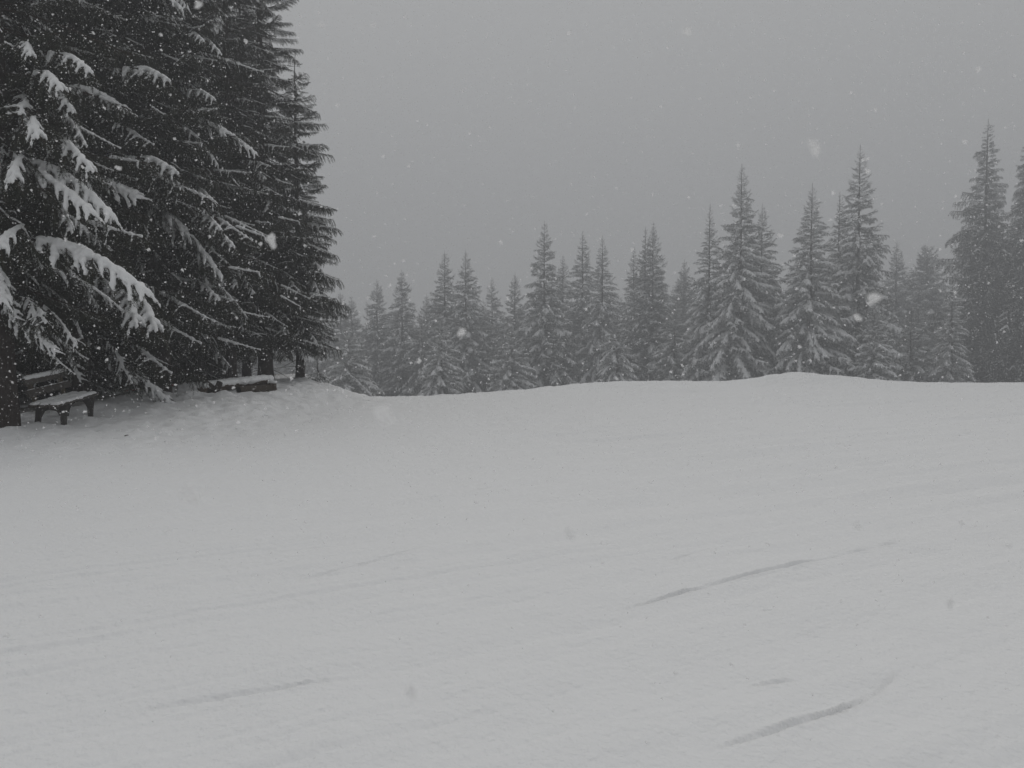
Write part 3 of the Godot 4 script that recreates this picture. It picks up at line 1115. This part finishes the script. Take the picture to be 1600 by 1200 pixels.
func _ready() -> void:
	# camera
	var cam := Camera3D.new()
	cam.name = "camera"
	add_child(cam)
	cam.position = Vector3(0, EYE, 0)
	cam.rotation.x = -atan(PITCH)
	var lens := CameraAttributesPhysical.new()
	lens.frustum_focal_length = 25.16
	lens.frustum_near = 0.05
	lens.frustum_far = 900.0
	lens.frustum_focus_distance = 22.0
	lens.exposure_aperture = 6.5
	cam.attributes = lens
	cam.fov = 51.0
	cam.near = 0.05
	cam.far = 900.0
	cam.current = true
	# overcast sky, brighter overhead
	var air := Image.create_empty(64, 128, false, Image.FORMAT_RGBF)
	for r in 128:
		var up := maxf(0.0, sin(PI * (0.5 - (r + 0.5) / 128.0)))
		var g := SKY_LOW + (SKY_TOP - SKY_LOW) * up * up * up
		for k in 64:
			air.set_pixel(k, r, Color(g * 0.985, g * 0.998, g * 1.005))
	var sky := PanoramaSkyMaterial.new()
	sky.panorama = ImageTexture.create_from_image(air)
	var env := Environment.new()
	env.background_mode = Environment.BG_SKY
	env.sky = Sky.new()
	env.sky.sky_material = sky
	env.tonemap_mode = Environment.TONE_MAPPER_LINEAR
	env.tonemap_exposure = 0.565
	env.sdfgi_enabled = true
	env.ssao_enabled = true
	env.ssil_enabled = true
	env.volumetric_fog_enabled = true
	env.volumetric_fog_density = 0.0072
	env.volumetric_fog_albedo = Color(0.97, 0.98, 1.0)
	env.volumetric_fog_anisotropy = 0.22
	var we := WorldEnvironment.new()
	we.name = "environment"
	we.environment = env
	add_child(we)
	# the veiled sun
	var sun := DirectionalLight3D.new()
	sun.name = "sun"
	sun.light_energy = 0.5
	sun.light_color = Color(1.0, 0.985, 0.96)
	sun.light_angular_distance = 40.0
	sun.shadow_enabled = true
	add_child(sun)
	sun.rotation_degrees = Vector3(-46, 184, 0)

	for q in [[rough, 11, 0.01, 3], [lumps, 12, 0.01, 3], [tracks, 13, 0.01, 3], [patches, 14, 0.01, 4], [wobble, 15, 0.01, 2]]:
		var n: FastNoiseLite = q[0]
		n.noise_type = FastNoiseLite.TYPE_SIMPLEX_SMOOTH
		n.seed = q[1]
		n.frequency = q[2]
		n.fractal_octaves = q[3]
	make_materials()
	make_bough_sets()

	# marks in the snow
	groove([[925, 964], [1060, 929], [1180, 901], [1318, 868], [1500, 830]], 0.034, 0.06)
	groove([[1050, 1187], [1130, 1171], [1220, 1146], [1310, 1114], [1372, 1082], [1430, 1036]], 0.026, 0.055)
	groove([[170, 1112], [290, 1094], [380, 1082], [480, 1066], [600, 1054]], 0.026, 0.035)
	groove([[365, 1104], [425, 1096]], 0.03, 0.05)
	groove([[150, 975], [340, 935], [560, 885], [760, 835]], 0.024, 0.02)
	groove([[1020, 884], [1080, 868], [1135, 848]], 0.024, 0.03)
	groove([[1160, 809], [1195, 812]], 0.06, 0.05)
	groove([[870, 1088], [895, 1080]], 0.03, 0.06)
	groove([[1090, 1013], [1112, 1004]], 0.03, 0.06)
	groove([[985, 890], [1010, 893]], 0.03, 0.04)
	groove([[1060, 718], [1120, 714]], 0.08, 0.05)
	groove([[1190, 955], [1212, 954]], 0.025, 0.04)
	groove([[1160, 1076], [1260, 1062]], 0.025, 0.025)
	groove([[560, 800], [720, 772], [830, 752]], 0.03, 0.03)
	groove([[600, 745], [760, 722]], 0.035, 0.03)
	groove([[610, 895], [625, 885]], 0.03, 0.04)
	for q in [[-8.15, 20.4, 0.3, 0.16], [-7.35, 20.5, 0.34, 0.17], [-8.4, 14.9, 0.5, -0.05]]:
		mounds.append(q)
	for q in [[12, 14.5], [365, 25.0], [415, 26.5], [468, 27.5]]:
		var p := spot(q[0], 600, q[1])
		mounds.append([p.x, -p.z, 0.55, 0.10])
	build_ground()

	# the stand at the left
	near_tree("leftmost spruce, heavy with snow, its trunk right behind the bench", 10, 14.5, 19.0, 2.45, 2.1, 0.17, 501, {"heavy": 0.22, "light": 0.45, "marked": [
		[212, 455, 1.9, 0.75, 3], [168, 335, 1.6, 1.0, 3], [128, 180, 1.2, 0.9, 4], [30, 285, 2.4, 0.7, 4], [120, 585, 0.0, 0.8, 2], [60, 520, 1.4, 0.6, 4], [10, 470, 2.2, 0.6, 3], [110, 330, 2.0, 0.9, 3], [60, 90, 1.5, 0.6, 4], [62, 215, 2.3, 0.6, 4], [150, 268, 1.7, 0.8, 4], [98, 140, 1.9, 0.6, 4], [28, 400, 2.6, 0.6, 4], [160, 120, 1.2, 0.7, 4]]})
	near_tree("dark tall spruce standing between the bench and the log bench, nearer the bench", 128, 19.0, 22.0, 3.3, 1.6, 0.2, 502, {"heavy": 0.07, "light": 0.4, "marked": [
		[275, 130, 1.8, 0.6, 4], [292, 275, 2.0, 0.5, 4], [276, 520, 3.2, 0.7, 4], [238, 512, 3.4, 0.6, 4], [182, 350, 2.4, 0.6, 4]]})
	near_tree("dark tall spruce behind the forest floor midway from bench to log bench", 255, 21.0, 22.0, 3.0, 1.7, 0.2, 503, {"heavy": 0.07, "light": 0.4, "marked": [
		[342, 158, 1.6, 0.5, 4], [338, 322, 1.8, 0.7, 4], [384, 392, 1.6, 0.8, 4], [365, 365, 1.9, 0.6, 4], [350, 470, 1.6, 0.5, 4], [215, 500, 2.2, 0.6, 3], [330, 70, 1.4, 0.7, 4]]})
	near_tree("spruce with thinner dark trunk just behind left half of log bench", 362, 25.0, 19.0, 2.6, 1.5, 0.16, 504, {"heavy": 0.05, "light": 0.5, "marked": [[418, 280, 1.5, 0.4, 4], [400, 460, 1.6, 0.5, 4]]})
	near_tree("spruce with the thickest dark trunk just behind right end of log bench", 415, 26.5, 16.2, 2.9, 1.5, 0.24, 505, {"heavy": 0.03, "light": 0.6, "marked": [
		[456, 36, 0.3, 0.1, 2], [472, 78, 0.4, 0.2, 2], [497, 195, 0.5, 0.3, 2], [500, 245, 0.2, 0.5, 2], [519, 328, 0.3, 0.6, 2], [536, 442, 0.4, 0.9, 2], [528, 400, 0.2, 0.8, 2]]})
	near_tree("rightmost spruce of the left stand, slim trunk at rim of the bank", 468, 27.5, 11.0, 1.7, 1.3, 0.15, 506, {"heavy": 0.03, "light": 0.6, "marked": [[541, 492, 0.2, 0.7, 2], [525, 530, 0.3, 0.5, 2]]})
	var behind := [[-60, 19.0, 20.0, 3.0], [60, 24.5, 22.0, 3.0], [185, 27.0, 23.0, 3.0], [310, 30.0, 22.0, 2.8], [235, 34.0, 22.0, 2.8], [385, 33.0, 18.0, 2.5], [105, 32.0, 22.0, 3.0], [10, 29.0, 22.0, 3.0], [330, 38.0, 20.0, 2.8], [150, 40.0, 20.0, 2.8]]
	var behind_labels := ["spruce at the very left edge behind the leftmost snowy one", "dark spruce deep in the stand straight behind the bench", "dark spruce deep in the stand above the dark forest floor", "dark spruce deep in the stand behind left end of log bench", "hindmost dark spruce behind the forest floor", "dark spruce seen between the two trunks behind the log bench", "dark spruce far back between the first two front spruces", "dark spruce far back behind the leftmost trunk", "hindmost spruce behind the log bench", "hindmost spruce behind the bench"]
	for k in behind.size():
		var q: Array = behind[k]
		near_tree(behind_labels[k], q[0], q[1], q[2], q[3], 1.2 if k % 2 == 0 else 2.0, 0.18, 520 + k, {"heavy": 0.05, "light": 0.4, "front": false})
	var low := [[292, 25.5, 3.4, 1.4, "young dark spruce behind the left end of the log bench"], [205, 26.0, 4.2, 1.6, "young dark spruce behind the forest floor near the orange tape"], [150, 23.5, 3.2, 1.4, "young dark spruce right behind the bench's far end"], [95, 22.0, 3.6, 1.5, "young dark spruce behind the bench's backrest"], [338, 31.0, 4.0, 1.5, "young dark spruce far back left of the trunks behind log bench"], [250, 31.0, 4.5, 1.7, "young dark spruce far back above the orange tape"], [40, 20.0, 3.8, 1.5, "young dark spruce just right of the leftmost trunk"]]
	for k in low.size():
		var q: Array = low[k]
		near_tree(q[4], q[0], q[1], q[2], q[3], 0.25, 0.05, 560 + k, {"heavy": 0.04, "light": 0.3, "front": false})
	far_tree("tiny snowy spruce sapling right of the last trunk of the left stand", 497, 556, 27.0, 0.32, 640, {"low": 0.08, "open": 0.35, "group": "young spruces at the rim"})

	# the row behind the crest, right to left
	var F := [
		["tall dark spruce with long bare-armed boughs near the right edge", 1545, 186, 50, 2.3, {"snow": 0.1, "limb": 0.10, "taper": 0.75, "pitch_top": 0.3, "pitch_low": -0.15, "young": 0.9, "gap": 0.14}],
		["dark spruce cut off by the right edge of the picture", 1612, 205, 48, 2.5, {"snow": 0.1, "limb": 0.06, "taper": 0.75, "pitch_top": 0.1, "young": 0.95, "gap": 0.12}],
		["pale snowy young spruce in front of the tall dark one at right", 1490, 425, 46, 1.5, {"white": true, "taper": 0.9}],
		["tallest pointed spruce of the right group, sparse dark boughs on its right side", 1345, 226, 46, 2.9, {"pitch_top": 0.35, "open": 1.15, "gap": 0.1, "taper": 0.95}],
		["slim spruce tip just left of the tallest pointed spruce", 1313, 300, 47.5, 1.6, {}],
		["full snowy spruce with drooping white boughs left of the tallest pointed one", 1270, 286, 44, 2.6, {"white": true, "taper": 0.9}],
		["short rounded spruce thick with snow at the foot of the tallest pointed one", 1368, 470, 40, 1.5, {"white": true, "taper": 0.7, "open": 0.8}],
		["faint spruce tip in the mist right of the tallest pointed spruce", 1402, 376, 72, 2.6, {}],
		["broad blurred spruce far back in the mist left of the tall dark one", 1450, 384, 78, 3.0, {"taper": 0.6}],
		["tall bushy spruce with a thick top left of the gap in the right group", 1160, 256, 46, 2.6, {"white": true, "taper": 0.9}],
		["spruce tip leaning close on the right of the tall bushy one", 1192, 318, 47, 2.3, {"white": true, "taper": 0.85}],
		["slender spruce close on the left of the tall bushy one", 1110, 318, 48, 2.2, {"white": true, "taper": 1.0}],
		["faint far spruce left of the slender one", 1070, 405, 84, 2.6, {}],
		["spruce with a double tip in the middle of the row", 1021, 346, 56, 2.4, {"taper": 0.9}],
		["left twin tip of the spruce with a double tip", 1009, 354, 56.2, 1.9, {"taper": 0.9}],
		["small spruce tip left of the double tip", 991, 385, 62, 1.8, {}],
		["slim spruce left of the double tip with white drooping lower boughs", 942, 368, 55, 2.3, {"white": true, "taper": 0.95}],
		["slim dark tipped spruce second left of the double tip", 911, 361, 60, 2.1, {}],
		["small spruce right beside the tallest middle spruce", 880, 398, 65, 2.0, {}],
		["tallest spruce of the middle, open pointed crown above the dip", 851, 345, 54, 2.6, {"open": 1.1, "taper": 0.9}],
		["small spruce left of the tallest middle one", 805, 426, 60, 2.0, {}],
		["faint spruce between the small one and the two equal tips", 769, 434, 66, 2.1, {}],
		["right one of two equal pointed spruces over the lowest dip", 728, 391, 55, 2.3, {"open": 1.1}],
		["left one of two equal pointed spruces over the lowest dip", 695, 391, 57, 2.1, {}],
		["faint small spruce left of the two equal pointed ones", 667, 458, 74, 2.0, {}],
		["pointed spruce in the mist, second from the dark stand", 628, 421, 60, 2.4, {}],
		["pointed spruce in the mist, nearest but one to the dark stand", 589, 436, 62, 2.3, {}],
		["faint thin spruce tip beside the dark stand", 549, 462, 70, 2.0, {}],
		["faint spruce half behind the edge of the dark stand", 532, 456, 66, 2.2, {}],
		["low snowy spruce with white slanting boughs right below the dark stand", 545, 520, 46, 2.3, {"white": true, "taper": 0.7}],
		["low snowy spruce in front of the two equal pointed ones", 690, 500, 46, 2.0, {"white": true, "taper": 0.8}],
		["low snow covered spruce below the small left middle one", 800, 510, 48, 2.0, {"white": true, "taper": 0.8}],
		["low snowy spruce between the tallest middle one and the double tip", 965, 480, 48, 2.0, {"white": true, "taper": 0.85}],
		["low snowy spruce at the foot of the double tip, right side", 1055, 470, 50, 2.1, {"white": true, "taper": 0.85}],
		["low snowy spruce at foot of the gap in the right group", 1225, 450, 47, 1.9, {"taper": 0.85}],
		["low snowy spruce right of the short rounded one", 1425, 480, 47, 1.8, {"taper": 0.8}],
	]
	for k in F.size():
		var q: Array = F[k]
		far_tree(q[0], q[1], q[2], minf(q[3] * 2.0, 122.0 + 0.1 * q[3]), q[4] * 2.45, 700 + k * 3, q[5])
	# the wood beyond, one mass in the mist
	var wood := thing("distant_wood", "dim mass of far spruces closing the view in the mist", "wood", Vector3.ZERO)
	wood.set_meta("kind", "stuff")
	var rng := RandomNumberGenerator.new()
	rng.seed = 99
	var crowd := []
	for s in M.far_boughs:
		crowd.append([])
	var trunks := []
	for k in 70:
		var d := rng.randf_range(112.0, 138.0)
		var px := rng.randf_range(380.0, 1760.0)
		var top := lerpf(486.0, 425.0, clampf((px - 550.0) / 600.0, 0.0, 1.0)) + rng.randf_range(-12, 34)
		var tip := spot(px, top, d)
		var at := Vector3(tip.x, ground(tip.x, tip.z), tip.z)
		var h := maxf(tip.y - at.y, 4.0)
		var places := far_boughs(h, rng.randf_range(4.6, 6.4), {"open": 1.5}, rng, M.far_boughs)
		for j in places.size():
			for t in places[j]:
				crowd[j].append(Transform3D(t.basis, t.origin + at))
		trunks.append(Transform3D(Basis.from_scale(Vector3(1, h / 12.0, 1)), at))
	for j in crowd.size():
		many("crowns", M.far_boughs[j].green, crowd[j], wood)
		many("snow", M.far_boughs[j].snow, crowd[j], wood)
	many("trunks", trunk_mesh(12.0, 0.16, rng, 6), trunks, wood)

	build_bench()
	build_log_bench()
	build_small_things()
	build_clods()
	build_flakes()
